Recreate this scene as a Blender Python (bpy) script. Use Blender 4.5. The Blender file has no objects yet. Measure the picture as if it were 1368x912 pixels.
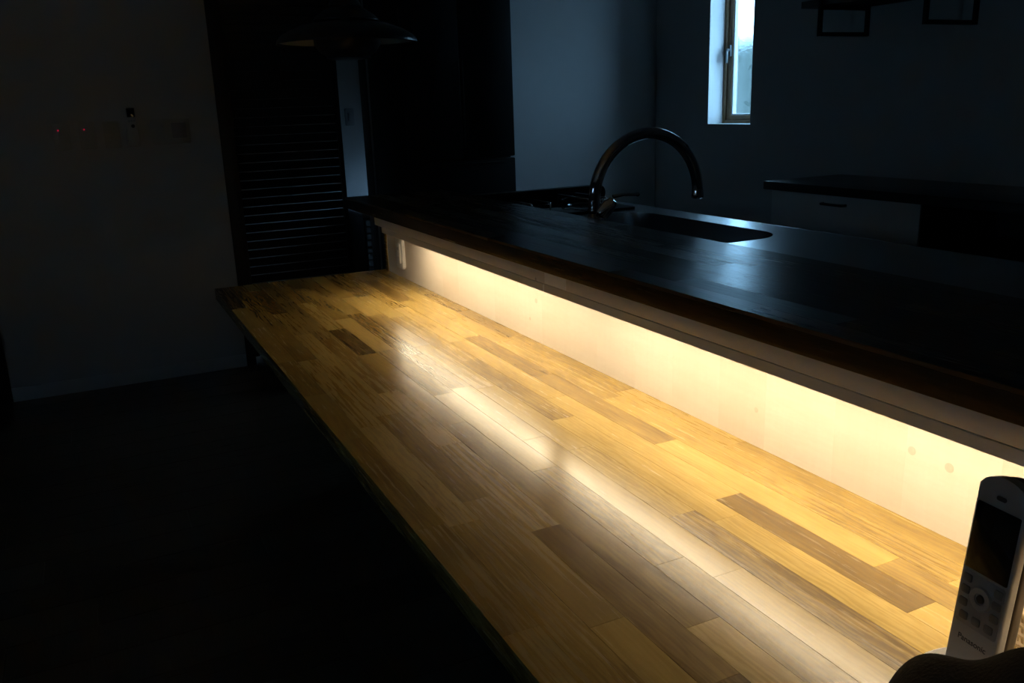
import bpy, bmesh, math, random
from mathutils import Matrix, Vector
random.seed(7)
S = bpy.context.scene
COL = S.collection
PI = math.pi
# ------------------------------------------------------------------ camera
FPX = 1150.0
yaw, pitch, roll = 0.446850653, 0.267445602, 0.0357196009
cy, sy, cp, sp = math.cos(yaw), math.sin(yaw), math.cos(pitch), math.sin(pitch)
fw = Vector((sy*cp, cy*cp, -sp)); rt = Vector((cy, -sy, 0)); dn = fw.cross(rt)
c, s = math.cos(roll), math.sin(roll)
r2 = rt*c + dn*s; d2 = dn*c - rt*s
CAM = Vector((0, 0, 1.26))
cd = bpy.data.cameras.new('camera'); cam = bpy.data.objects.new('camera', cd); COL.objects.link(cam)
cam.matrix_world = Matrix(((r2.x, -d2.x, -fw.x, CAM.x), (r2.y, -d2.y, -fw.y, CAM.y), (r2.z, -d2.z, -fw.z, CAM.z), (0, 0, 0, 1)))
cd.sensor_fit = 'HORIZONTAL'; cd.sensor_width = 36; cd.lens = FPX/1368*36; cd.clip_start = 0.02
S.camera = cam
# ------------------------------------------------------------------ sky, exposure
W = bpy.data.worlds.new('sky'); S.world = W; W.use_nodes = True
bg = W.node_tree.nodes['Background']; bg.inputs[0].default_value = (0.38, 0.62, 1.0, 1); bg.inputs[1].default_value = 13.0
vs = S.view_settings; vs.view_transform = 'Standard'; vs.look = 'None'; vs.gamma = 1; vs.use_curve_mapping = False; vs.exposure = 0.0
def portal(loc, rot, sx, sz):                    # guides the sky light through a window opening
    l = bpy.data.lights.new('window_portal', 'AREA'); l.shape = 'RECTANGLE'; l.size = sx; l.size_y = sz
    l.cycles.is_portal = True
    o = bpy.data.objects.new('window_portal', l); COL.objects.link(o); o.location = loc; o.rotation_euler = rot
LED_COLOR = (1.0, 0.83, 0.56); LED_POWER = 28.0

# ------------------------------------------------------------------ materials
def mat(name, col, rough=0.5, metal=0.0, spec=0.5, emit=None, estr=0, coat=0.0, var=0.06, vscale=14, bump=0.0, bscale=60):
    m = bpy.data.materials.new(name); m.use_nodes = True
    nt = m.node_tree; b = nt.nodes['Principled BSDF']
    b.inputs['Roughness'].default_value = rough; b.inputs['Metallic'].default_value = metal
    b.inputs['Specular IOR Level'].default_value = spec; b.inputs['Coat Weight'].default_value = coat
    tc = nt.nodes.new('ShaderNodeTexCoord'); n = nt.nodes.new('ShaderNodeTexNoise')
    n.inputs['Scale'].default_value = vscale; n.inputs['Detail'].default_value = 4
    nt.links.new(tc.outputs['Object'], n.inputs['Vector'])
    mx = nt.nodes.new('ShaderNodeMix'); mx.data_type = 'RGBA'
    mx.inputs[6].default_value = (*[v*(1-var) for v in col], 1); mx.inputs[7].default_value = (*[min(1, v*(1+var)) for v in col], 1)
    nt.links.new(n.outputs['Fac'], mx.inputs[0]); nt.links.new(mx.outputs[2], b.inputs['Base Color'])
    if emit: b.inputs['Emission Color'].default_value = (*emit, 1); b.inputs['Emission Strength'].default_value = estr
    if bump:
        n2 = nt.nodes.new('ShaderNodeTexNoise'); n2.inputs['Scale'].default_value = bscale; n2.inputs['Detail'].default_value = 3
        nt.links.new(tc.outputs['Object'], n2.inputs['Vector'])
        bp = nt.nodes.new('ShaderNodeBump'); bp.inputs['Strength'].default_value = bump; bp.inputs['Distance'].default_value = 0.002
        nt.links.new(n2.outputs['Fac'], bp.inputs['Height']); nt.links.new(bp.outputs[0], b.inputs['Normal'])
    return m

def ramp(nt, stops):
    r = nt.nodes.new('ShaderNodeValToRGB'); e = r.color_ramp.elements
    while len(e) < len(stops): e.new(0.5)
    for el, (p, cc) in zip(e, stops): el.position = p; el.color = (*cc, 1)
    return r

def wood_mat(name, stops, rough=0.27, grain=(55, 2.2, 55), contrast=0.35, bump=0.12, spec=0.5):
    """stave wood; object colour: r = tone 0..1, g = how coarse the lines are, b = gloss shift"""
    m = bpy.data.materials.new(name); m.use_nodes = True
    nt = m.node_tree; L = nt.links.new; N = nt.nodes.new
    b = nt.nodes['Principled BSDF']; b.inputs['Specular IOR Level'].default_value = spec
    tc = N('ShaderNodeTexCoord'); oi = N('ShaderNodeObjectInfo')
    sep = N('ShaderNodeSeparateColor'); L(oi.outputs['Color'], sep.inputs[0])
    off = N('ShaderNodeVectorMath'); off.operation = 'MULTIPLY_ADD'
    cmb = N('ShaderNodeCombineXYZ')
    for i in range(3): L(oi.outputs['Random'], cmb.inputs[i])
    L(cmb.outputs[0], off.inputs[0]); off.inputs[1].default_value = (3.1, 17.3, 5.7); L(tc.outputs['Object'], off.inputs[2])
    sc = N('ShaderNodeVectorMath'); sc.operation = 'MULTIPLY'; L(off.outputs[0], sc.inputs[0]); sc.inputs[1].default_value = grain
    fine = N('ShaderNodeTexNoise'); fine.inputs['Scale'].default_value = 3.0; fine.inputs['Detail'].default_value = 6; fine.inputs['Roughness'].default_value = 0.65
    L(sc.outputs[0], fine.inputs['Vector'])
    # growth lines: bands bent by slow noise
    sc2 = N('ShaderNodeVectorMath'); sc2.operation = 'MULTIPLY'; L(off.outputs[0], sc2.inputs[0]); sc2.inputs[1].default_value = (1, 0.12, 1)
    wav = N('ShaderNodeTexWave'); wav.wave_type = 'BANDS'; wav.bands_direction = 'X'
    wav.inputs['Scale'].default_value = 34; wav.inputs['Distortion'].default_value = 16; wav.inputs['Detail'].default_value = 4; wav.inputs['Detail Scale'].default_value = 1.3; wav.inputs['Detail Roughness'].default_value = 0.6
    L(sc2.outputs[0], wav.inputs['Vector'])
    slow = N('ShaderNodeTexNoise'); slow.inputs['Scale'].default_value = 5; slow.inputs['Detail'].default_value = 3
    sc3 = N('ShaderNodeVectorMath'); sc3.operation = 'MULTIPLY'; L(off.outputs[0], sc3.inputs[0]); sc3.inputs[1].default_value = (6, 0.9, 6)
    L(sc3.outputs[0], slow.inputs['Vector'])
    # tone = r + (fine-.5)*contrast + (slow-.5)*.35 + (wave-.5)*g
    def madd(a, k, cin):
        q = N('ShaderNodeMath'); q.operation = 'MULTIPLY_ADD'; L(a, q.inputs[0])
        if isinstance(k, float): q.inputs[1].default_value = k
        else: L(k, q.inputs[1])
        if isinstance(cin, float): q.inputs[2].default_value = cin
        else: L(cin, q.inputs[2])
        return q.outputs[0]
    f0 = madd(fine.outputs['Fac'], 1.0, -0.5); s0 = madd(slow.outputs['Fac'], 1.0, -0.5); w0 = madd(wav.outputs['Fac'], 1.0, -0.5)
    t = madd(f0, contrast, sep.outputs[0]); t = madd(s0, 0.55, t); t = madd(w0, sep.outputs[1], t)
    r = ramp(nt, stops); L(t, r.inputs[0]); L(r.outputs[0], b.inputs['Base Color'])
    ro = madd(f0, 0.22, rough); ro = madd(sep.outputs[2], 0.08, ro); L(ro, b.inputs['Roughness'])
    bp = N('ShaderNodeBump'); bp.inputs['Strength'].default_value = bump; bp.inputs['Distance'].default_value = 0.001
    L(fine.outputs['Fac'], bp.inputs['Height']); L(bp.outputs[0], b.inputs['Normal'])
    return m

M = {}
M['stave'] = wood_mat('oiled_hardwood', [(0.0, (0.080, 0.046, 0.012)), (0.28, (0.175, 0.102, 0.026)), (0.6, (0.36, 0.235, 0.058)), (1.0, (0.53, 0.37, 0.11))], rough=0.23, spec=0.62, bump=0.07)
M['barwood'] = wood_mat('dark_oiled_bar_wood', [(0.0, (0.025, 0.014, 0.006)), (0.3, (0.045, 0.026, 0.010)), (0.6, (0.075, 0.042, 0.016)), (1.0, (0.11, 0.065, 0.026))], rough=0.215, bump=0.5, spec=0.3)
M['pine'] = wood_mat('whitewashed_pine', [(0.0, (0.56, 0.44, 0.32)), (0.35, (0.68, 0.59, 0.48)), (1.0, (0.76, 0.69, 0.60))], rough=0.55, grain=(30, 30, 1.0), contrast=0.32, bump=0.05, spec=0.3)
M['floor'] = wood_mat('dark_floor', [(0.0, (0.05, 0.032, 0.02)), (0.5, (0.085, 0.055, 0.034)), (1.0, (0.13, 0.09, 0.06))], rough=0.30, grain=(2.2, 55, 55))
M['wall'] = mat('wallpaper', (0.46, 0.46, 0.465), 0.85, spec=0.2, var=0.03, bump=0.25, bscale=220)
M['ceiling'] = mat('ceiling_paper', (0.50, 0.50, 0.50), 0.9, spec=0.2, var=0.02, bump=0.2, bscale=200)
M['trim'] = mat('white_trim', (0.52, 0.52, 0.52), 0.5, var=0.03)
M['darkwood'] = mat('dark_stained_wood', (0.022, 0.016, 0.013), 0.5, var=0.4, vscale=9)
M['slat'] = mat('louver_wood', (0.030, 0.026, 0.024), 0.38, var=0.3)
M['slab'] = mat('black_worktop', (0.016, 0.014, 0.013), 0.35, var=0.3)
M['fascia'] = mat('grey_white_batten', (0.54, 0.53, 0.53), 0.55, var=0.05)
M['housing'] = mat('lamp_housing', (0.52, 0.51, 0.51), 0.42, var=0.03)
M['tape'] = mat('whitened_tape', (0.86, 0.88, 0.92), 0.15, var=0.03)  # whitish colour stands in for light reflected or leaking at the lamp joint
M['led'] = mat('led_diffuser', (0.9, 0.88, 0.82), 0.4, emit=LED_COLOR, estr=LED_POWER, var=0.01)
M['chrome'] = mat('chrome', (0.62, 0.63, 0.66), 0.05, metal=1, var=0.02)
M['steel'] = mat('brushed_steel', (0.50, 0.51, 0.53), 0.26, metal=1, var=0.05, bump=0.06, bscale=300)
M['black'] = mat('black_plastic', (0.012, 0.012, 0.013), 0.4, var=0.2)
M['iron'] = mat('black_iron', (0.014, 0.014, 0.015), 0.5, metal=0.3, var=0.2)
M['blackglass'] = mat('black_glass', (0.008, 0.008, 0.009), 0.08, var=0.1)
M['white'] = mat('white_plastic', (0.78, 0.77, 0.74), 0.4, var=0.02)
M['grey'] = mat('grey_plastic', (0.27, 0.27, 0.285), 0.4, var=0.04)
M['silver'] = mat('pale_silver_plastic', (0.36, 0.355, 0.36), 0.32, var=0.03)
M['charcoal'] = mat('charcoal_print', (0.03, 0.03, 0.035), 0.35, var=0.1)
M['keys'] = mat('dim_key_print', (0.15, 0.15, 0.16), 0.4, var=0.05)
M['plate'] = mat('switch_plate_plastic', (0.40, 0.39, 0.37), 0.45, var=0.02)
M['gunmetal'] = mat('gunmetal_handle', (0.10, 0.105, 0.11), 0.4, metal=0.4, var=0.05)
M['redled'] = mat('red_indicator', (0.3, 0.01, 0.02), 0.4, emit=(1, 0.02, 0.08), estr=1.1, var=0.01)
M['fridge'] = mat('dark_fridge_steel', (0.008, 0.008, 0.009), 0.45, spec=0.25, var=0.1)
M['reveal'] = mat('whitened_reveal', (0.86, 0.86, 0.86), 0.6, var=0.01)  # whiter than the wall so the reveal reads as brightly daylit
M['framewood'] = mat('brown_window_wood', (0.22, 0.125, 0.06), 0.5, var=0.25, vscale=30)
M['spacer'] = mat('pale_spacer', (0.7, 0.72, 0.75), 0.4, var=0.02)
M['lampout'] = mat('dark_enamel', (0.020, 0.020, 0.022), 0.35, var=0.1)
M['lampin'] = mat('white_enamel', (0.75, 0.75, 0.75), 0.45, var=0.02)
M['leather'] = mat('black_fabric', (0.006, 0.006, 0.008), 0.8, spec=0.05, var=0.3, bump=0.4, bscale=250)
M['wicker'] = mat('pale_wicker', (0.48, 0.36, 0.21), 0.6, var=0.3, vscale=60)
M['leaf'] = mat('hedge_green', (0.008, 0.021, 0.012), 0.5, var=0.6, vscale=3)
M['soil'] = mat('garden_soil', (0.10, 0.09, 0.07), 0.9, var=0.3)
M['cabinet'] = mat('pale_cabinet', (0.55, 0.55, 0.55), 0.5, var=0.02)
def glass_mat(name='frosted_glass', frost=0.5):
    m = bpy.data.materials.new(name); m.use_nodes = True
    nt = m.node_tree; nt.nodes.clear(); N = nt.nodes.new; L = nt.links.new
    out = N('ShaderNodeOutputMaterial'); tr = N('ShaderNodeBsdfTransparent'); rf = N('ShaderNodeBsdfRefraction'); gl = N('ShaderNodeBsdfGlossy')
    tr.inputs[0].default_value = (0.86, 0.94, 0.93, 1); rf.inputs[0].default_value = (0.80, 0.94, 0.90, 1); rf.inputs['Roughness'].default_value = 0.08; rf.inputs['IOR'].default_value = 1.15
    gl.inputs['Roughness'].default_value = 0.15
    tc = N('ShaderNodeTexCoord'); n = N('ShaderNodeTexNoise'); n.inputs['Scale'].default_value = 110; n.inputs['Detail'].default_value = 2
    L(tc.outputs['Object'], n.inputs['Vector'])
    bp = N('ShaderNodeBump'); bp.inputs['Strength'].default_value = 0.4; bp.inputs['Distance'].default_value = 0.003; L(n.outputs['Fac'], bp.inputs['Height']); L(bp.outputs[0], rf.inputs['Normal'])
    m1 = N('ShaderNodeMixShader'); m1.inputs[0].default_value = frost; L(tr.outputs[0], m1.inputs[1]); L(rf.outputs[0], m1.inputs[2])
    m2 = N('ShaderNodeMixShader'); m2.inputs[0].default_value = 0.06; L(m1.outputs[0], m2.inputs[1]); L(gl.outputs[0], m2.inputs[2]); L(m2.outputs[0], out.inputs[0])
    return m
M['glass'] = glass_mat()
M['clearglass'] = glass_mat('clear_glass', .08)

# ------------------------------------------------------------------ mesh helpers
def link(name, me, m, parent=None, loc=(0, 0, 0), rot=(0, 0, 0)):
    o = bpy.data.objects.new(name, me); COL.objects.link(o)
    if m and not me.materials: me.materials.append(M[m])
    o.location = loc; o.rotation_euler = rot
    if parent: o.parent = parent
    return o
def tag(o, label, cat=None, group=None, kind=None):
    o['label'] = label
    if cat: o['category'] = cat
    if group: o['group'] = group
    if kind: o['kind'] = kind
    return o
def thing(name, label, cat, loc=(0, 0, 0), rot=(0, 0, 0), group=None):
    o = bpy.data.objects.new(name, None); COL.objects.link(o); o.empty_display_size = 0.05
    o.location = loc; o.rotation_euler = rot
    return tag(o, label, cat, group)
def struct(o, label): return tag(o, label, None, None, 'structure')
def add_box(bm, x0, x1, y0, y1, z0, z1, bev=0.0, seg=2):
    r = bmesh.ops.create_cube(bm, size=1)
    vv = r['verts']
    for v in vv:
        v.co = Vector((x0 + (v.co.x+.5)*(x1-x0), y0 + (v.co.y+.5)*(y1-y0), z0 + (v.co.z+.5)*(z1-z0)))
    if bev:
        es = list({e for v in vv for e in v.link_edges})
        bmesh.ops.bevel(bm, geom=es, offset=bev, segments=seg, profile=0.5, affect='EDGES')
def mesh(bm, smooth=False, ang=0.6):
    me = bpy.data.meshes.new('mesh'); bmesh.ops.recalc_face_normals(bm, faces=bm.faces[:]); bm.to_mesh(me); bm.free()
    if smooth:
        me.shade_smooth() if hasattr(me, 'shade_smooth') else None
        try: me.set_sharp_from_angle(angle=ang)
        except Exception: pass
    return me
def boxes(lst, bev=0.0, seg=2):
    bm = bmesh.new()
    for b in lst: add_box(bm, *b, bev=bev, seg=seg)
    return mesh(bm, bev > 0)
def box(name, m, dims, parent=None, bev=0.0, seg=2, loc=(0, 0, 0), rot=(0, 0, 0)):
    return link(name, boxes([dims], bev, seg), m, parent, loc, rot)
def lathe_mesh(prof, n=40, close=False):
    bm = bmesh.new(); rings = []
    for r, z in prof:
        if r < 1e-6: rings.append([bm.verts.new((0, 0, z))])
        else: rings.append([bm.verts.new((r*math.cos(2*PI*i/n), r*math.sin(2*PI*i/n), z)) for i in range(n)])
    pairs = list(zip(rings, rings[1:])) + ([(rings[-1], rings[0])] if close else [])
    for a, b in pairs:
        for i in range(n):
            j = (i+1) % n
            if len(a) == 1 and len(b) == 1: continue
            if len(a) == 1: bm.faces.new((a[0], b[i], b[j]))
            elif len(b) == 1: bm.faces.new((a[i], a[j], b[0]))
            else: bm.faces.new((a[i], a[j], b[j], b[i]))
    return mesh(bm, True, 0.7)
def tube_mesh(pts, rad, n=12, closed=False):
    bm = bmesh.new(); pts = [Vector(p) for p in pts]; rings = []; k = len(pts)
    rads = rad if isinstance(rad, (list, tuple)) else [rad]*k
    up = None
    for i, p in enumerate(pts):
        a = pts[(i-1) % k] if closed or i > 0 else p; b = pts[(i+1) % k] if closed or i < k-1 else p
        t = (b-a).normalized()
        if up is None:
            up = Vector((0, 0, 1)) if abs(t.z) < 0.9 else Vector((0, 1, 0))
        u = (up - t*up.dot(t)).normalized(); up = u; v = t.cross(u)
        rings.append([bm.verts.new(p + (u*math.cos(2*PI*j/n) + v*math.sin(2*PI*j/n))*rads[i]) for j in range(n)])
    for a, b in list(zip(rings, rings[1:])) + ([(rings[-1], rings[0])] if closed else []):
        for j in range(n): bm.faces.new((a[j], a[(j+1) % n], b[(j+1) % n], b[j]))
    if not closed: bm.faces.new(rings[0][::-1]); bm.faces.new(rings[-1])
    return mesh(bm, True, 0.9)
def prism(outline, y0, y1, axis='Y', bev=0.0, seg=2):
    """outline of (a, b) points extruded; axis Y: (x, z) outline along Y; axis Z: (x, y) outline along Z; axis X: (y, z) along X"""
    bm = bmesh.new()
    def P(a, b, t): return {'Y': (a, t, b), 'Z': (a, b, t), 'X': (t, a, b)}[axis]
    lo = [bm.verts.new(P(a, b, y0)) for a, b in outline]; hi = [bm.verts.new(P(a, b, y1)) for a, b in outline]
    n = len(lo)
    f1 = bm.faces.new(lo[::-1]); f2 = bm.faces.new(hi)
    for i in range(n): bm.faces.new((lo[i], lo[(i+1) % n], hi[(i+1) % n], hi[i]))
    if bev:
        es = list({e for f in (f1, f2) for e in f.edges})
        bmesh.ops.bevel(bm, geom=es, offset=bev, segments=seg, profile=0.5, affect='EDGES')
    return mesh(bm, True, 0.7)
def rrect(x0, x1, y0, y1, r, n=6):
    out = []
    for cx, cyy, a0 in ((x1-r, y1-r, 0), (x0+r, y1-r, 90), (x0+r, y0+r, 180), (x1-r, y0+r, 270)):
        for i in range(n+1):
            a = math.radians(a0 + 90*i/n); out.append((cx + r*math.cos(a), cyy + r*math.sin(a)))
    return out

# ================================================================== the setting
H = 2.40                      # ceiling
XR, YF, XL, YB = 3.17, 4.48, -2.8, -2.2
YH = 5.80                     # back of the hall beyond the far wall
# floor: dark boards running across the room
fl = box('floor', 'floor', (XL-.1, XR+.2, YB-.1, YH+.2, -0.06, -0.006)); fl.color = (0.3, 0.15, 0.3, 1)
struct(fl, 'dark brown boarded floor around the long wooden table')
bw = 0.15; rows = int((4.55+1.2)/bw)
bmeshes = {}
for i in range(rows):
    y = -1.05 + i*bw; x = -1.9 - random.random()*1.2
    while x < 3.0:
        ln = random.choice((1.2, 1.5, 1.8)); x1 = x+ln
        if x1 > -1.6 and x < 0.95 or y > 1.2 and x1 > -1.6 and x < 0.95:
            if ln not in bmeshes: bmeshes[ln] = boxes([(0.001, ln-.001, 0.001, bw-.001, -0.006, 0)], 0.0008, 1)
            o = link('floor_board', bmeshes[ln], 'floor', fl, (x, y, 0)); o.color = (random.uniform(.2, .7), 0.2, random.uniform(0, .5), 1)
        x = x1
struct(box('ceiling', 'ceiling', (XL-.1, XR+.2, YB-.1, YH+.2, H, H+.08)), 'white ceiling above the kitchen counter')
ly0, ly1, lz0, lz1 = .80, 1.12, 1.40, 1.86  # unseen window opening added to bring faint daylight into the room
struct(link('wall_left', boxes([(XL-.1, XL, YB-.1, ly0, 0, H), (XL-.1, XL, ly1, YH+.2, 0, H), (XL-.1, XL, ly0, ly1, 0, lz0), (XL-.1, XL, ly0, ly1, lz1, H)]), 'wall'), 'white living room side wall with an added small window')
w3 = bpy.data.objects.new('added_window', None); COL.objects.link(w3); w3.location = (XL-.07, ly0, lz0); struct(w3, 'unseen small window added opposite the bar for faint daylight')
link('window_frame', boxes([(0, .05, 0, .03, 0, .46), (0, .05, .29, .32, 0, .46), (0, .05, .03, .29, 0, .03), (0, .05, .03, .29, .43, .46)], .003), 'framewood', w3)
box('pane', 'glass', (.02, .026, .03, .29, .03, .43), w3)
portal((XL+.005, (ly0+ly1)/2, (lz0+lz1)/2), (0, -PI/2, 0), .46, .32)
struct(box('wall_rear', 'wall', (XL, XR, YB-.1, YB, 0, H)), 'white living room wall opposite the louvered door')
# kitchen wall with its narrow window
wy0, wy1, wz0, wz1 = 3.63, 3.985, 1.118, 2.12
struct(link('wall_right', boxes([(XR, XR+.16, YB-.1, wy0, 0, H), (XR, XR+.16, wy1, YF+.12, 0, H), (XR, XR+.16, wy0, wy1, 0, wz0), (XR, XR+.16, wy0, wy1, wz1, H)]), 'wall'), 'white kitchen wall with the narrow window')
# far wall: switches, louvered door, white part beside the window
DX0, DX1 = 0.615, 1.372
struct(link('wall_far', boxes([(XL, -1.30, YF, YF+.12, 0, H), (-1.30, -.455, YF, YF+.12, 2.05, H), (-.455, DX0, YF, YF+.12, 0, H), (DX0, DX1, YF, YF+.12, 2.12, H), (DX1, XR, YF, YF+.12, 0, H)]), 'wall'), 'white far wall holding the switch panels')
struct(box('baseboard_far', 'trim', (-.455, DX0-.002, YF-.009, YF, 0, 0.066), bev=.002), 'white baseboard under the switch panels')
struct(link('trim_1', boxes([(DX0, DX0+.045, YF-.012, YF+.12, 0, 2.12), (DX0+.045, DX1-.004, YF-.012, YF+.12, 2.08, 2.12), (DX1-.004, DX1-.0005, YF-.002, YF+.119, 0, 2.12)], .001), 'darkwood'), 'dark wooden casing of the louvered doorway')
# hall beyond
struct(box('wall_hall_back', 'wall', (XL, XR+.2, YH, YH+.1, 0, H)), 'pale hall wall glimpsed past the louvered door')
hx = 2.02
struct(link('wall_hall_side', boxes([(hx, hx+.12, YF+.12, 4.88, 0, H), (hx, hx+.12, 5.72, YH, 0, H), (hx, hx+.12, 4.88, 5.72, 0, .25), (hx, hx+.12, 4.88, 5.72, 1.10, H)]), 'wall'), 'hall side wall with a window opening')
struct(box('wall_hall_end', 'wall', (-1.6, -1.5, YF+.12, YH, 0, H)), 'hall end wall')
portal((hx-.005, 5.3, .675), (0, PI/2, 0), .85, .84)
portal((XR+.05, (wy0+wy1)/2, (wz0+wz1)/2), (0, PI/2, 0), 1.0, .36)
# window_1
struct(link('trim_2', boxes([(XR+.0005, XR+.10, wy1-.004, wy1-.0002, wz0+.0002, wz1), (XR+.0005, XR+.10, wy0+.0002, wy0+.004, wz0+.0002, wz1), (XR+.0005, XR+.10, wy0+.004, wy1-.004, wz1-.004, wz1)]), 'reveal'), 'lining added to the kitchen window reveal, whitened to look daylit')
w1 = bpy.data.objects.new('window_1', None); COL.objects.link(w1); w1.location = (XR+.10, wy0, wz0); struct(w1, 'narrow frosted casement window with brown wooden frame')
ww, wh = wy1-wy0, wz1-wz0
link('window_frame', boxes([(0, .055, 0, .026, 0, wh), (0, .055, ww-.026, ww, 0, wh), (0, .055, .026, ww-.026, 0, .022), (0, .055, .026, ww-.026, wh-.022, wh)], .003), 'framewood', w1)
sa = link('sash', boxes([(.012, .05, .026, .060, .022, wh-.022), (.012, .05, ww-.060, ww-.026, .022, wh-.022), (.012, .05, .06, ww-.06, .022, .046), (.012, .05, .06, ww-.06, wh-.05, wh-.022)], .003), 'framewood', w1)
link('glazing_bead', boxes([(.018, .044, .060, .068, .046, wh-.05), (.018, .044, ww-.068, ww-.06, .046, wh-.05), (.018, .044, .068, ww-.068, .046, .054), (.018, .044, .068, ww-.068, wh-.058, wh-.05)], .001), 'spacer', sa)
box('pane', 'glass', (.028, .034, .066, ww-.066, .05, wh-.054), sa)
hd = link('handle', boxes([(.0, .013, ww-.056, ww-.036, .36, .42)], .003), 'gunmetal', w1)
link('lever', boxes([(-.022, -.008, ww-.052, ww-.038, .325, .40), (-.022, .002, ww-.052, ww-.038, .385, .40)], .003), 'gunmetal', hd)
tag(box('window_sill', 'trim', (XR-.004, XR+.10, wy0, wy1, wz0-.0, wz0+.004), bev=.001), 'thin white sill board under the frosted window', None, None, 'structure')
# window_2 in the hall
w2 = bpy.data.objects.new('window_2', None); COL.objects.link(w2); w2.location = (hx+.04, 4.88, .25); struct(w2, 'hall window hidden beyond the louvered door')
link('window_frame', boxes([(0, .05, 0, .04, 0, .85), (0, .05, .8, .84, 0, .85), (0, .05, .04, .8, 0, .04), (0, .05, .04, .8, .81, .85)], .003), 'framewood', w2)
box('pane', 'clearglass', (.02, .026, .04, .8, .04, .81), w2)
# door_1 dark door at the left end of the far wall
d1 = bpy.data.objects.new('door_1', None); COL.objects.link(d1); d1.location = (-1.30, YF, 0); struct(d1, 'dark wooden door beside the switch wall')
link('door_frame', boxes([(0, .04, -.01, .11, 0, 2.05), (.805, .845, -.01, .11, 0, 2.05), (.04, .805, -.01, .11, 2.01, 2.05)], .002), 'darkwood', d1)
dl = box('door_leaf', 'darkwood', (.042, .803, .03, .066, .004, 2.008), d1, .002)
link('door_handle', tube_mesh([(.10, .03, 1.0), (.10, -.015, 1.0), (.11, -.02, 1.0), (.21, -.02, 1.0)], .008), 'grey', dl)

# half wall carrying the bar, clad with the pale board
TX0, TX1, TY0, TY1, TZ = 0.335, 0.935, -0.55, 3.00, 0.70
BX0, BX1, BZ0, BZ1, BY1 = 0.787, 1.145, 0.9395, 0.9765, 2.93
struct(box('wall_counter', 'wall', (.955, 1.10, TY0, 2.90, 0, BZ0-.001)), 'low white wall between the table and the kitchen units')

# ================================================================== table
tb = thing('counter_table', 'long honey-brown laminated wooden counter table lit by the warm strip lamps', 'table', (TX0, TY0, 0))
TH = 0.036; nrow = 13; sw = (TX1-TX0)/nrow
box('table_core', 'stave', (0, TX1-TX0, 0, TY1-TY0, TZ-TH, TZ-.006), tb, .001).color = (.35, .2, .3, 1)
forced = {4: [.668, 1.389, 1.93], 5: [.794, 1.125, 1.56], 6: [.737, 1.25], 7: [.48, .891], 8: [.40, .851, 1.31], 9: [.573, .903, 1.42], 11: [.953, 1.36], 10: [.66, 1.12], 3: [.58, .95, 1.3], 2: [.72, 1.08, 1.5]}
tones = {(9, .573): (.22, .10, .3), (5, .794): (.42, .30, .5), (7, .48): (.34, .26, .4), (4, 1.93): (.10, .1, .5), (4, .668): (.40, .1, 0), (6, .737): (.62, .1, 0), (5, 1.125): (.62, .12, 0), (8, .851): (.7, .15, .1), (4, 1.389): (.52, .1, .1), (11, .953): (.62, .15, .2), (7, .891): (.66, .25, .1), (8, .40): (.72, .25, .1), (9, .903): (.66, .12, .1), (10, .66): (.70, .12, .0)}
cache = {}
def stave_mesh(w, ln, th, m):
    k = (round(w, 4), round(ln, 3), th, m)
    if k not in cache: cache[k] = boxes([(.0, w, 0, ln, -th, 0)], .0003, 1)
    return cache[k]
def staves(root, x0, y0, y1, z, nrow, w, th, forced, tones, bias=0.0, m='stave'):
    for i in range(nrow):
        fj = forced.get(i, [])
        js = list(fj); y = (fj[0] if fj else random.uniform(.2, .6))
        if not fj: js = [y]
        a = js[0]
        while a - .5 > y0+.15: a -= random.choice((.30, .36, .42, .48, .54)); js.insert(0, a)
        a = js[-1]
        while a + .3 < y1-.12: a += random.choice((.28, .33, .38, .44, .50)); js.append(a)
        js = [y0] + [j for j in js if y0+.06 < j < y1-.06] + [y1]
        for a, b in zip(js, js[1:]):
            o = link('stave', stave_mesh(w, b-a, th, m), m, root, (i*w, a-root.location.y, z))
            t = None
            for (ii, yy), v in tones.items():
                if ii == i and abs(yy-a) < .01: t = v
            if t is None:
                t = (min(.95, max(.1, random.gauss(.52, .14)))+bias, random.choice((.06, .1, .16, .26)), random.random())
            o.color = (*t, 1)
staves(tb, TX0, TY0, TY1, TZ, nrow, sw, .006, forced, tones)
for y in (.25, 1.75, 2.8):
    k = link('bracket', prism([(.60, .30), (.60, TZ-TH), (.12, TZ-TH), (.12, TZ-TH-.04), (.545, .30)], y-.02-TY0, y+.02-TY0, 'Y', .002), 'darkwood', tb)
# ================================================================== bar top
bar = thing('bar_top', 'dark raised wooden bar shelf reflecting the window beside the sink', 'bar top', (BX0, TY0, 0))
box('bar_core', 'barwood', (0, BX1-BX0, 0, BY1-TY0, BZ0, BZ1-.006), bar, .001).color = (.30, .15, .3, 1)
staves(bar, BX0, TY0, BY1, BZ1, 8, (BX1-BX0)/8, .006, {1: [.78, 1.12], 2: [.6, .95, 1.3], 3: [.7, 1.2], 0: [.9, 1.25]}, {(1, .78): (.2, .1, 1.6), (0, .9): (.3, .1, 1.2)}, 0, 'barwood')
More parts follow.
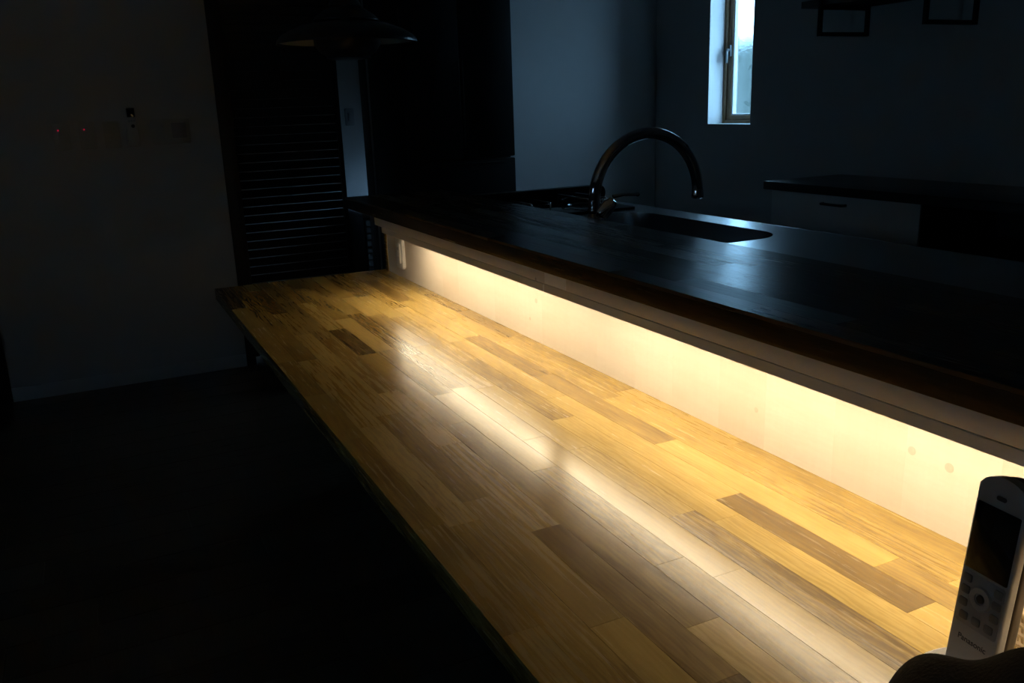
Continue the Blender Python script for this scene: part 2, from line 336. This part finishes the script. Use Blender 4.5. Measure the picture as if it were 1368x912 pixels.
# fascia batten and strip lamps below the bar edge
FX = 0.803
fa = thing('fascia_batten', 'greyish white batten fixed under the bar shelf edge', 'batten', (FX, TY0, .909))
box('batten', 'fascia', (0, .018, 0, 2.655-TY0, 0, BZ0-.909-.0003), fa, .0015)
tp = box('tape', 'tape', (-.0006, -.0001, 1.425-TY0, 1.512-TY0, .002, .024), fa); tp['label'] = 'glossy tape strip whitened to stand in for its reflection'
link('screw', lathe_mesh([(0, -.0012), (.003, -.001), (.0035, 0), (0, 0.0005)], 12), 'grey', fa, (0, 1.552-TY0, .004), (0, -PI/2, 0))
def strip_lamp(y0, y1, label):
    r = thing('strip_lamp', label, 'strip lamp', (FX, y0, .892), (0, 0, 0), 'strip lamps hidden under the bar shelf')
    ln = y1-y0
    link('housing', boxes([(0, .004, 0, ln, 0, .0167), (.044, .048, 0, ln, 0.004, .0167), (.004, .044, 0, ln, .0157, .0167)], .0008, 1), 'housing', r)
    for a in (0.0, ln-.022): box('end_cap', 'housing', (.0045, .0435, a, a+.022, .001, .0155), r, .001)
    box('diffuser', 'led', (.006, .042, .023, ln-.023, .0125, .0155), r, .0008)
    return r
l1 = strip_lamp(1.523, 2.585, 'lit warm strip lamp running towards the wall outlet')
box('painted_leak', 'tape', (.0, .030, -.0058, -.0004, .0004, .0155), l1, .0005)['label'] = 'white piece standing in for light leaking between two strip lamps'  # white piece added for the bright line of light leaking at the joint
strip_lamp(0.33, 1.5165, 'lit warm strip lamp above the middle of the table')
strip_lamp(-0.52, 0.326, 'lit warm strip lamp added out of view to keep the table end bright')  # unseen lamp added so the brightness does not fall off here
# ================================================================== pale board behind the table
bb = thing('backboard', 'pale whitewashed pine backboard glowing between table and bar shelf', 'backboard', (TX1+.0002, TY0, TZ-.008))
y = 0.0; k = 0; end = 2.955-TY0
pw = [.115, .135, .125, .145]
knots = []
while y < end-.02:
    w = min(pw[k % 4], end-y)
    if end-y-w < .03: w = end-y
    me = boxes([(0, .018, 0, w, 0, BZ0-TZ+.006)], .00012, 1)
    o = link('plank', me, 'pine', bb, (0, y, 0)); o.color = (random.uniform(.5, .85), random.choice((.05, .08, .12)), random.random(), 1)
    y += w; k += 1
M['knot'] = mat('pine_knot', (0.64, 0.53, 0.43), .5, var=.10, vscale=160)
for (ky, kz, ks) in ((1.031, .763, .0045), (.731, .798, .006), (.674, .795, .0065), (1.809, .802, .006), (1.844, .751, .004)):
    link('knot', lathe_mesh([(0, .0006), (ks*.5, .0006), (ks, .0003), (ks*1.05, -.0005)], 16), 'knot', bb, (0, ky-TY0, kz-TZ+.008), (0, -PI/2, 0))
box('end_trim', 'stave', (-.003, .02, end, end+.03, 0, BZ0-TZ+.006), bb, .001).color = (.4, .1, .3, 1)
# outlet on the backboard
ol = thing('wall_outlet', 'white double power outlet at the far end of the pale backboard', 'outlet', (TX1, 2.80, .786), (0, 0, -PI/2))
link('cover_plate', prism(rrect(-.035, .035, -.052, .052, .008), -.010, 0, 'Y', .003), 'white', ol)
sk = link('socket_module', prism(rrect(-.017, .017, -.034, .034, .003), -.0135, -.009, 'Y', .001), 'white', ol)
for z in (.016, -.016):
    for x in (-.005, .005): box('slot', 'black', (x-.001, x+.001, -.0139, -.0133, z-.005, z+.005), sk)

# ================================================================== kitchen island
SZ = 0.90; SX1 = 1.767
isl = thing('kitchen_unit', 'kitchen base unit under the steel worktop behind the bar shelf', 'cabinet', (1.101, TY0, 0))
link('carcass', boxes([(0, .60, 0, 2.90-TY0, .08, .66), (0, .012, 0, 2.90-TY0, .66, SZ-.013), (.585, .60, 0, 2.90-TY0, .66, SZ-.013), (0.012, .585, 0, .015, .66, SZ-.013), (.012, .585, 2.885-TY0, 2.90-TY0, .66, SZ-.013)]), 'cabinet', isl)
box('plinth', 'black', (0, .56, 0, 2.90-TY0, 0, .08), isl)
for i in range(5):
    a = .01+i*.688
    d = box('door', 'cabinet', (.601, .619, a, a+.68, .09, .86), isl, .002)
    link('handle', tube_mesh([(.62, a+.2, .82), (.64, a+.2, .82), (.64, a+.48, .82), (.62, a+.48, .82)], .005), 'grey', d)
# steel worktop with a rounded sink opening
sx0, sx1, sy0, sy1 = 1.245, 1.668, 1.735, 2.46
def worktop_mesh():
    bm = bmesh.new(); hole = rrect(sx0, sx1, sy0, sy1, .11, 8); n = len(hole)
    X0, X1, Y0, Y1 = 1.103, SX1, TY0, 2.895
    def outer(p):
        cx, cyy = (sx0+sx1)/2, (sy0+sy1)/2; dx, dy = p[0]-cx, p[1]-cyy
        t = min(((X1 if dx > 0 else X0)-cx)/dx if abs(dx) > 1e-6 else 1e9, ((Y1 if dy > 0 else Y0)-cyy)/dy if abs(dy) > 1e-6 else 1e9)
        return (cx+dx*t, cyy+dy*t)
    def ring(pts, z): return [bm.verts.new((x, yy, z)) for x, yy in pts]
    om = [outer(p) for p in hole]
    t0, t1 = ring(hole, SZ), ring(om, SZ)
    for i in range(n): bm.faces.new((t0[i], t0[(i+1) % n], t1[(i+1) % n], t1[i]))
    # square the four corners
    for cx_, cy_ in ((X0, Y0), (X1, Y0), (X1, Y1), (X0, Y1)):
        for i in range(n):
            a, b = t1[i], t1[(i+1) % n]
            on = lambda v: (abs(v.co.x-cx_) < 1e-5, abs(v.co.y-cy_) < 1e-5)
            A, B = on(a), on(b)
            if (A[0] and not A[1] and B[1] and not B[0]) or (A[1] and not A[0] and B[0] and not B[1]):
                cv = bm.verts.new((cx_, cy_, SZ)); bm.faces.new((a, b, cv))
    bmesh.ops.recalc_face_normals(bm, faces=bm.faces[:])
    r = bmesh.ops.extrude_face_region(bm, geom=bm.faces[:])
    for v in [g for g in r['geom'] if isinstance(g, bmesh.types.BMVert)]: v.co.z -= .012
    return mesh(bm)
wt = thing('steel_worktop', 'brushed steel kitchen worktop catching bluish window light', 'worktop')
link('top_plate', worktop_mesh(), 'steel', wt)
def basin():
    bm = bmesh.new(); prev = None
    for inset, z, rad in ((0.0006, SZ-.0005, .11), (0.002, SZ-.02, .109), (.006, SZ-.15, .10), (.02, SZ-.18, .06), (.06, SZ-.186, .04)):
        pts = rrect(sx0+inset, sx1-inset, sy0+inset, sy1-inset, rad, 8); cur = [bm.verts.new((x, yy, z)) for x, yy in pts]
        if prev:
            for i in range(len(cur)): bm.faces.new((prev[i], prev[(i+1) % len(cur)], cur[(i+1) % len(cur)], cur[i]))
        prev = cur
    bm.faces.new(prev); return mesh(bm, True, .8)
sk = link('sink_basin', basin(), 'steel', wt); sk['label'] = 'dark rounded sink basin'
link('drain', lathe_mesh([(0, .002), (.04, .002), (.05, .004), (.055, 0)], 28), 'steel', sk, ((sx0+sx1)/2, 2.3, SZ-.1855))
box('back_edge', 'steel', (SX1+.0002, SX1+.004, TY0, 2.895, SZ-.025, SZ+.0003), wt, .0012)
# black guard at the far end of the worktop
tag(link('splash_guard', prism(rrect(1.15, 1.768, SZ+.0005, .957, .022, 6), 2.82, 2.86, 'Y', .003), 'black'), 'low black splash guard standing at the end of the steel worktop', 'splash guard')
# gas hob with two bar trivets
hb = thing('gas_hob', 'black glass gas hob with steel trivet bars beside the splash guard', 'hob', (1.44, 2.655, SZ+.0005))
link('glass_top', prism(rrect(-.22, .26, -.15, .15, .02), 0, .008, 'Z', .002), 'blackglass', hb)
for i, x in enumerate((-.09, .13)):
    bu = link('burner', lathe_mesh([(0, .02), (.025, .02), (.03, .017), (.045, .012), (.05, .008)], 28), 'black', hb, (x, 0, 0))
    link('burner_ring', lathe_mesh([(.05, .008), (.055, .012), (.06, .008)], 28), 'steel', bu)
    tr = link('trivet', tube_mesh([(x+.075*math.cos(q*PI/8), .075*math.sin(q*PI/8), .030) for q in range(16)], .003, 8, True), 'iron', hb)
    for yy in (-.035, .035):
        link('trivet_bar', tube_mesh([(x+yy, -.10, .009), (x+yy, -.10, .036), (x+yy, -.095, .040), (x+yy, .115, .040), (x+yy, .12, .036), (x+yy, .12, .009)], .0035, 8), 'steel', tr)
# faucet
fx, fy = 1.203, 1.974
fc = thing('faucet', 'chrome gooseneck kitchen faucet with side lever rising over the bar shelf', 'faucet', (fx, fy, SZ+.0006))
link('base', lathe_mesh([(0, 0), (.030, 0), (.030, .006), (.026, .010), (.024, .055), (.0275, .058), (.0275, .066), (.022, .070), (.0165, .074), (.0165, .11), (0, .11)], 32), 'chrome', fc)
zc = 1.26-.253-SZ; R_ = .168
pts = [(0, 0, .08), (0, 0, zc*.6), (0, 0, zc-.03)] + [(R_-R_*math.cos(PI*i/28), -.004*i/28, zc+R_*math.sin(PI*i/28)) for i in range(29)] 
link('spout', tube_mesh(pts, .0155, 24), 'chrome', fc)
link('aerator', lathe_mesh([(0, 0), (.013, 0), (.0168, .002), (.017, .022), (.0158, .026), (0, .026)], 24), 'chrome', fc, (2*R_, -.004, zc-.018))
vb = link('valve_body', lathe_mesh([(0, 0), (.0185, 0), (.0195, .004), (.0195, .034), (.016, .040), (.012, .050), (0, .052)], 28), 'chrome', fc, (.012, -.014, .072), (math.radians(20), math.radians(36), 0))
link('lever', tube_mesh([(.040, -.028, .118), (.070, -.036, .122), (.105, -.044, .120)], [.0055, .004, .004], 10), 'chrome', vb)
vb.children[0].matrix_parent_inverse = (Matrix.Translation(vb.location) @ vb.rotation_euler.to_matrix().to_4x4()).inverted()
kb = link('lever_tip', lathe_mesh([(0, -.006), (.0042, -.0042), (.006, 0), (.0042, .0042), (0, .006)], 14), 'chrome', vb, (.107, -.0445, .120))
kb.matrix_parent_inverse = vb.children[0].matrix_parent_inverse
# ================================================================== counter along the kitchen wall
bc = thing('wall_counter_unit', 'pale kitchen cabinet under a dark worktop along the window wall', 'cabinet', (2.72, .2, 0))
CY = 2.98-.2
ny0, ny1 = 1.2-.2, 2.185-.2
link('carcass', boxes([(0.02, .445, ny1, CY-.02, .0, .862), (.02, .445, 0, ny1, 0, .70), (.425, .445, 0, ny1, .70, .862), (.02, .445, 0, ny0, .70, .862)]), 'cabinet', bc)
dr = box('drawer_front', 'cabinet', (0.0, .0195, ny1+.002, CY-.022, .62, .860), bc, .0015)
link('drawer_handle', tube_mesh([(.001, 2.535-.2, .826), (-.018, 2.54-.2, .826), (-.02, 2.56-.2, .826), (-.02, 2.63-.2, .826), (-.018, 2.65-.2, .826), (.001, 2.655-.2, .826)], .006, 10), 'black', dr)
for a, b in ((ny1+.002, CY-.022),): box('lower_front', 'cabinet', (0.0, .0195, a, b, .07, .616), bc, .0015)
for a, b in ((.002, .9), (.904, ny1-.002)): box('lower_front', 'cabinet', (0.0, .0195, a, b, .07, .698), bc, .0015)
box('niche_lining', 'darkwood', (.022, .424, ny0+.002, ny1-.002, .7005, .7025), bc)
box('niche_back', 'darkwood', (.418, .4245, ny0+.002, ny1-.002, .7025, .861), bc)
box('niche_side', 'darkwood', (.0, .418, ny1-.008, ny1-.001, .7025, .861), bc)
box('worktop', 'slab', (-.02, .446, -.02, CY+.012, .8625, .898), bc, .0015)
# iron bracketed shelf above it
sh = thing('wall_shelf', 'dark wooden shelf board held by black iron loops on the kitchen wall', 'shelf', (XR, .2, 1.62))
box('shelf_board', 'darkwood', (-.28, -.0005, 0, 3.015-.2, 0, .028), sh, .002)
for yy in (2.895, 2.372, 1.85, 1.3):
    a = .008; z0, z1 = -.122, .22
    link('shelf_bracket', boxes([(-.292, -.292+2*a, yy-.2-a, yy-.2+a, z0, z1), (-.002-2*a, -.002, yy-.2-a, yy-.2+a, z0, z1), (-.292+2*a, -.002-2*a, yy-.2-a, yy-.2+a, z0, z0+2*a), (-.292+2*a, -.002-2*a, yy-.2-a, yy-.2+a, z1-2*a, z1), (-.292+2*a, -.002-2*a, yy-.2-a, yy-.2+a, -2*a, -.0005)], .001, 1), 'iron', sh)
# ================================================================== refrigerator
fr = thing('refrigerator', 'tall dark refrigerator standing against the far wall beside the doorway', 'refrigerator', (1.376, 3.90, 0))
FW = .549
box('body', 'fridge', (0, FW, .05, .565, .03, 1.80), fr, .006)
for a, b, z0, z1 in ((0.001, FW/2-.002, 1.02, 1.80), (FW/2+.002, FW-.001, 1.02, 1.80)):
    d = box('door', 'fridge', (a, b, 0, .047, z0, z1), fr, .006)
    box('grip', 'black', ((b-.012) if a < .1 else a+.004, (b-.004) if a < .1 else a+.012, -.004, .002, z0+.05, z0+.45), d, .002)
for z0, z1 in ((.56, 1.012), (.08, .552)):
    d = box('drawer', 'fridge', (.001, FW-.001, 0, .047, z0, z1), fr, .006)
    box('grip', 'black', (.06, FW-.06, -.004, .002, z1-.022, z1-.012), d, .002)
for x in (.05, FW-.05):
    for yy in (.1, .5): link('foot', lathe_mesh([(0, 0), (.02, 0), (.02, .01), (.012, .03), (0, .03)], 14), 'black', fr, (x, yy, 0))
# ================================================================== louvered door
lv = thing('louvered_door', 'dark louvered sliding door left ajar next to the switch wall', 'door', (DX0+.047, YF+.045, 0))
LW = 1.231-(DX0+.047)
link('stile', boxes([(0, .03, 0, .03, .03, 2.075)], .001), 'darkwood', lv); link('stile', boxes([(LW-.022, LW, 0, .03, .03, 2.075)], .001), 'darkwood', lv)
box('rail', 'darkwood', (.03, LW-.022, 0, .03, .03, .06), lv, .001); box('rail', 'darkwood', (.03, LW-.022, 0, .03, 2.03, 2.075), lv, .001)
slm = boxes([(.0302, LW-.0222, -.003, .003, -.0226, .0226)], .001, 1)
PITCH = .0437
for i in range(44):
    z = .088 + i*PITCH
    if z > 2.0: break
    link('slat', slm, 'slat', lv, (0, .015, z), (math.radians(24), 0, 0))
# slatted low cabinet in the hall
sc_ = thing('shoe_cabinet', 'low dark slatted cabinet in the hall past the louvered door', 'cabinet', (1.56, 5.38, 0))
link('carcass', boxes([(0, .43, .02, .41, 0, .60), (-.01, .44, 0, .415, .60, .625)], .002), 'darkwood', sc_)
slm2 = boxes([(.01, .42, -.003, .003, -.02, .02)], .001, 1)
for i in range(13): link('slat', slm2, 'slat', sc_, (0, .008, .04+i*.0437), (math.radians(-15), 0, 0))
hs = thing('hall_switch', 'single switch plate on the bluish hall wall', 'switch', (1.637, YH, 1.222))
link('plate', prism(rrect(-.03, .03, -.055, .055, .006), -.007, 0, 'Y', .002), 'grey', hs)
box('rocker', 'grey', (-.012, .012, -.010, -.006, -.025, .025), hs, .001)
# ================================================================== switch panels on the far wall
def switch_plate(x, w, nrock, led, label, name='light_switch'):
    r = thing(name, label, 'switch', (x, YF, 1.193), (0, 0, 0), 'switch plates in a row on the far wall')
    link('plate', prism(rrect(-w/2, w/2, -.06, .06, .006), -.008, 0, 'Y', .002), 'plate', r)
    for i in range(nrock):
        h = .066/nrock; z = .033-h*(i+1)
        o = box('rocker', 'plate', (-.012, .012, -.0115, -.0075, z+.0008, z+h-.0008), r, .001)
        if led and i == 0: link('indicator', boxes([(-.0125, -.0085, -.0126, -.0112, z+h-.008, z+h-.002)]), 'redled', o)
switch_plate(-.069, .070, 2, True, 'white switch plate with red indicator, nearest the dark door')
switch_plate(.037, .070, 3, True, 'white switch plate with red indicator, second from the dark door')
switch_plate(.139, .070, 3, False, 'white switch plate without indicator beside the remote control')
rc = thing('remote_control', 'slim white remote control with dark display held on the far wall', 'remote control', (.229, YF, 1.225))
ho = link('holder', prism(rrect(-.026, .026, -.09, -.01, .006), -.026, 0, 'Y', .002), 'plate', rc)
bd = link('remote_body', prism(rrect(-.021, .021, -.08, .088, .008), -.036, -.0262, 'Y', .003), 'plate', rc)
link('display', prism(rrect(-.0165, .0165, .043, .083, .002), -.0368, -.0355, 'Y', .0005), 'blackglass', bd)
link('button', lathe_mesh([(0, .0015), (.007, .0015), (.008, 0)], 18), 'charcoal', bd, (.003, -.036, .003), (PI/2, 0, 0))
for x in (-.011, 0, .011): link('button', prism(rrect(x-.004, x+.004, .022, .030, .002), -.0372, -.0358, 'Y', .0005), 'grey', bd)
ip = thing('wall_control_panel', 'wide white control panel between remote control and louvered door', 'control panel', (.394, YF, 1.196))
link('plate', prism(rrect(-.086, .086, -.056, .058, .006), -.012, 0, 'Y', .003), 'plate', ip)
link('display', prism(rrect(.005, .07, -.03, .04, .003), -.0128, -.0115, 'Y', .0005), 'grey', ip)
for i in range(3): link('button', prism(rrect(-.07, -.03, -.035+i*.026, -.017+i*.026, .003), -.0135, -.0115, 'Y', .0005), 'plate', ip)
# ================================================================== pendant lamp
pl = thing('pendant_lamp', 'unlit tiered pendant lamp hanging in front of the louvered door', 'lamp', (.916, 3.19, 1.512))
def shell(prof, t): return prof + [(r, z-t) for r, z in prof[::-1]]
link('main_shade', lathe_mesh(shell([(.105, .052), (.15, .046), (.20, .028), (.235, .008), (.248, -.006), (.250, -.016)], .0025), 64, True), 'lampout', pl)
link('shade_lining', lathe_mesh(shell([(.104, .0487), (.15, .0427), (.199, .0247), (.233, .005), (.2455, -.009)], .0012), 64, True), 'lampin', pl)
link('middle_shade', lathe_mesh(shell([(.03, .105), (.07, .098), (.105, .075), (.118, .060)], .002), 48, True), 'lampout', pl)
link('lower_cup', lathe_mesh(shell([(.12, .012), (.118, -.02), (.10, -.045), (.075, -.062)], .002), 48, True), 'lampout', pl)
link('bottom_disc', lathe_mesh([(0, -.056), (.06, -.058), (.078, -.064), (.08, -.068), (.06, -.072), (0, -.073)], 48), 'lampout', pl)
link('top_cap', lathe_mesh([(0, .165), (.02, .163), (.035, .15), (.055, .118), (.058, .108), (0, .106)], 40), 'lampout', pl)
for i in range(3):
    a = 2*PI*i/3+.4; cx_, sy_ = math.cos(a), math.sin(a)
    link('strut', tube_mesh([(.052*cx_, .052*sy_, .108), (.11*cx_, .11*sy_, .055), (.108*cx_, .108*sy_, .0), (.072*cx_, .072*sy_, -.06)], .003, 8), 'lampout', pl)
link('socket', lathe_mesh([(0, .11), (.022, .11), (.022, .03), (.018, .02), (0, .02)], 20), 'lampin', pl)
link('cord', tube_mesh([(0, 0, .16), (0, 0, .5), (0, 0, H-1.512-.03)], .0035, 8), 'black', pl)
link('ceiling_rose', lathe_mesh([(0, H-1.512-.03), (.04, H-1.512-.03), (.05, H-1.512-.012), (.05, H-1.512-.0005), (0, H-1.512-.0005)], 28), 'white', pl)
# ================================================================== cordless phone
th = math.radians(-96.0); lean = math.radians(-6.3)
hsb = (.6705, .4445, .727)
hp = thing('cordless_phone', 'silver cordless phone handset with dark screen standing in its cradle', 'phone', hsb, (lean, 0, th))
def handset_outline():
    out = []
    for x, z in ((-.0255, .004), (-.0215, 0.0), (.0215, 0.0), (.0255, .004)): out.append((x, z))
    for i in range(13):
        x = .0262-.0524*i/12; out.append((x, .190 + .0105*math.cos(x/.0262*PI/2)**.8 if abs(x) < .0262 else .188))
    return out
link('handset_body', prism(handset_outline(), -.001, .010, 'Y', .003, 3), 'silver', hp)
M['backshell'] = mat('dark_back_shell', (0.075, 0.055, 0.045), 0.45, var=0.1)
link('back_shell', prism([(x*.985, .002+z*.98) for x, z in handset_outline()], .0102, .024, 'Y', .004, 3), 'backshell', hp)['label'] = 'dark rear shell'
link('earpiece', prism(rrect(-.005, .005, .1795, .1835, .0019), -.0016, 0, 'Y'), 'charcoal', hp)
sc1 = link('screen', prism(rrect(-.0225, .0225, .1065, .172, .0015), -.0018, .0, 'Y', .0003), 'blackglass', hp); sc1['label'] = 'black unlit screen'
kp = link('keypad', prism(rrect(-.0225, .0225, .052, .1035, .003), -.0014, 0, 'Y', .0003), 'grey', hp)
link('navigation_ring', lathe_mesh([(.0055, 0), (.0055, .0014), (.0075, .0018), (.0105, .0016), (.012, 0)], 32, True), 'silver', kp, (0, -.0013, .083), (PI/2, 0, 0))
link('centre_button', lathe_mesh([(0, .0018), (.0035, .0016), (.0042, 0)], 20), 'charcoal', kp, (0, -.0013, .083), (PI/2, 0, 0))
for x, z in ((-.0168, .0965), (-.0168, .085), (.0168, .0965), (.0168, .085), (-.0168, .0725), (.0168, .0725), (-.0135, .060), (0, .060), (.0135, .060)):
    link('button', prism(rrect(x-.0045, x+.0045, z-.0038, z+.0038, .0015), -.0022, -.0012, 'Y', .0003), 'keys', kp)
cu = bpy.data.curves.new('lettering', 'FONT'); cu.body = 'Panasonic'; cu.size = .0078; cu.align_x = 'CENTER'; cu.extrude = .0001; cu.offset = .00012
tmp = bpy.data.objects.new('lettering', cu); COL.objects.link(tmp); bpy.context.view_layer.update()
lme = bpy.data.meshes.new_from_object(tmp.evaluated_get(bpy.context.evaluated_depsgraph_get()))
bpy.data.objects.remove(tmp)
link('lettering', lme, 'charcoal', hp, (0, -.00115, .036), (PI/2, 0, 0))
cr_ = thing('phone_cradle', 'white charging cradle under the cordless phone', 'phone cradle', (.6745, .4425, TZ+.0006), (0, 0, th))
def cradle():
    bm = bmesh.new(); prev = None
    prof = [(1.0, 0), (1.06, .004), (1.03, .018), (.93, .030), (.87, .032), (.80, .029), (.74, .022)]
    for sc, z in prof:
        cur = [bm.verts.new((.047*sc*math.copysign(abs(math.cos(a))**.75, math.cos(a)), .037*sc*math.copysign(abs(math.sin(a))**.75, math.sin(a)), z)) for a in [2*PI*i/36 for i in range(36)]]
        if prev:
            for i in range(36): bm.faces.new((prev[i], prev[(i+1) % 36], cur[(i+1) % 36], cur[i]))
        else: bm.faces.new(cur[::-1])
        prev = cur
    bm.faces.new(prev); return mesh(bm, True, .9)
link('cradle_body', cradle(), 'white', cr_)
link('charging_contact', boxes([(-.008, -.004, -.004, 0, .0222, .0236), (.004, .008, -.004, 0, .0222, .0236)]), 'grey', cr_)
# ================================================================== woven basket behind the phone
bk = thing('woven_basket', 'small pale woven basket behind the cordless phone', 'basket', (.835, .408, TZ+.0006))
RB = .078
link('base', lathe_mesh([(0, 0), (RB-.004, 0), (RB-.002, .004), (0, .004)], 32), 'wicker', bk)
for j in range(9):
    z = .006+j*.0058
    link('weaver', tube_mesh([((RB+.0022*(1 if (i+j) % 2 else -1)+j*.0006)*math.cos(2*PI*i/40), (RB+.0022*(1 if (i+j) % 2 else -1)+j*.0006)*math.sin(2*PI*i/40), z) for i in range(40)], .0024, 5, True), 'wicker', bk)
st = tube_mesh([(RB, 0, .002), (RB+.003, 0, .03), (RB+.006, 0, .058)], .0014, 6)
for i in range(40): link('stake', st, 'wicker', bk, (0, 0, 0), (0, 0, 2*PI*i/40))
link('rim', tube_mesh([((RB+.006)*math.cos(2*PI*i/40), (RB+.006)*math.sin(2*PI*i/40), .059) for i in range(40)], .0035, 8, True), 'wicker', bk)
# ================================================================== black bag in front of the phone
bag = thing('black_bag', 'black soft shoulder bag lying on the table in front of the phone', 'bag', (.52, .28, TZ+.0006))
def bag_mesh():
    bm = bmesh.new(); prev = None
    # outline in (y, z) at the far edge plane, lofted along x with rounded ends
    top = [(.160, .0), (.168, .03), (.160, .066), (.150, .098), (.134, .122), (.112, .136), (.090, .146), (.072, .158), (.052, .186), (.02, .202), (-.03, .210), (-.10, .205), (-.15, .175), (-.172, .13), (-.18, .06), (-.175, 0)]
    for x, k in ((-.085, .0), (-.085, .55), (-.078, .85), (-.06, .95), (-.03, 1.0), (.01, 1.0), (.035, .985), (.048, .90), (.053, .6), (.053, 0)):
        cur = [bm.verts.new((x + .004*math.sin(yy*60), yy*(.6+.4*k) + (x-.035)*.62, .002 + zz*.94*(.15+.85*k) if zz > 0 else 0)) for yy, zz in top]
        if prev:
            for i in range(len(cur)-1): bm.faces.new((prev[i], prev[i+1], cur[i+1], cur[i]))
            bm.faces.new((prev[-1], prev[0], cur[0], cur[-1]))
        else: bm.faces.new(cur)
        prev = cur
    bm.faces.new(prev[::-1]); return mesh(bm, True, 2.5)
o = link('bag_body', bag_mesh(), 'leather', bag); md = o.modifiers.new('round', 'SUBSURF'); md.levels = 2; md.render_levels = 2
link('piping', tube_mesh([(-.045, .095, .094), (-.050, .066, .118), (-.055, .02, .142), (-.057, -.03, .170), (-.058, -.10, .174)], .006, 10), 'leather', bag)
link('strap', tube_mesh([(-.080, .045, .055), (-.084, .0, .080), (-.086, -.07, .105), (-.086, -.14, .11)], .008, 10), 'leather', bag)
# ================================================================== garden seen through the frosted pane
tag(box('garden_ground', 'soil', (XR+.16, 14, -4, 14, -.5, -.3)), 'garden ground outside the kitchen window', None, None, 'structure')
hg = thing('garden_hedge', 'blurred green hedge outside the frosted kitchen window', 'hedge', (5.2, 6.2, -.3))
def hedge():
    vs_, fs = [], []
    rnd = random.Random(3)
    for i in range(2600):
        x = rnd.uniform(-.35, .35); yy = rnd.uniform(-2.6, 2.6); z = rnd.uniform(0, 1) ** .8
        z = z*(2.15 + .18*math.sin(yy*3)+.1*math.sin(yy*7.3)); 
        a, b = rnd.uniform(0, 2*PI), rnd.uniform(-1, 1); L = rnd.uniform(.06, .11)
        d = Vector((math.cos(a)*math.cos(b), math.sin(a)*math.cos(b), math.sin(b)))*L; e = d.cross(Vector((rnd.random()-.5, rnd.random()-.5, 1))).normalized()*L*.35
        n0 = len(vs_); p = Vector((x, yy, z))
        vs_ += [p, p+d*.5+e, p+d, p+d*.5-e]; fs.append((n0, n0+1, n0+2, n0+3))
    me = bpy.data.meshes.new('hedge'); me.from_pydata(vs_, [], fs); return me
link('foliage', hedge(), 'leaf', hg)['kind'] = 'stuff'
def hbody():
    bm = bmesh.new(); add_box(bm, -.26, .26, -2.6, 2.6, 0, 2.05, .12, 4); return mesh(bm, True)
link('leafy_core', hbody(), 'leaf', hg)
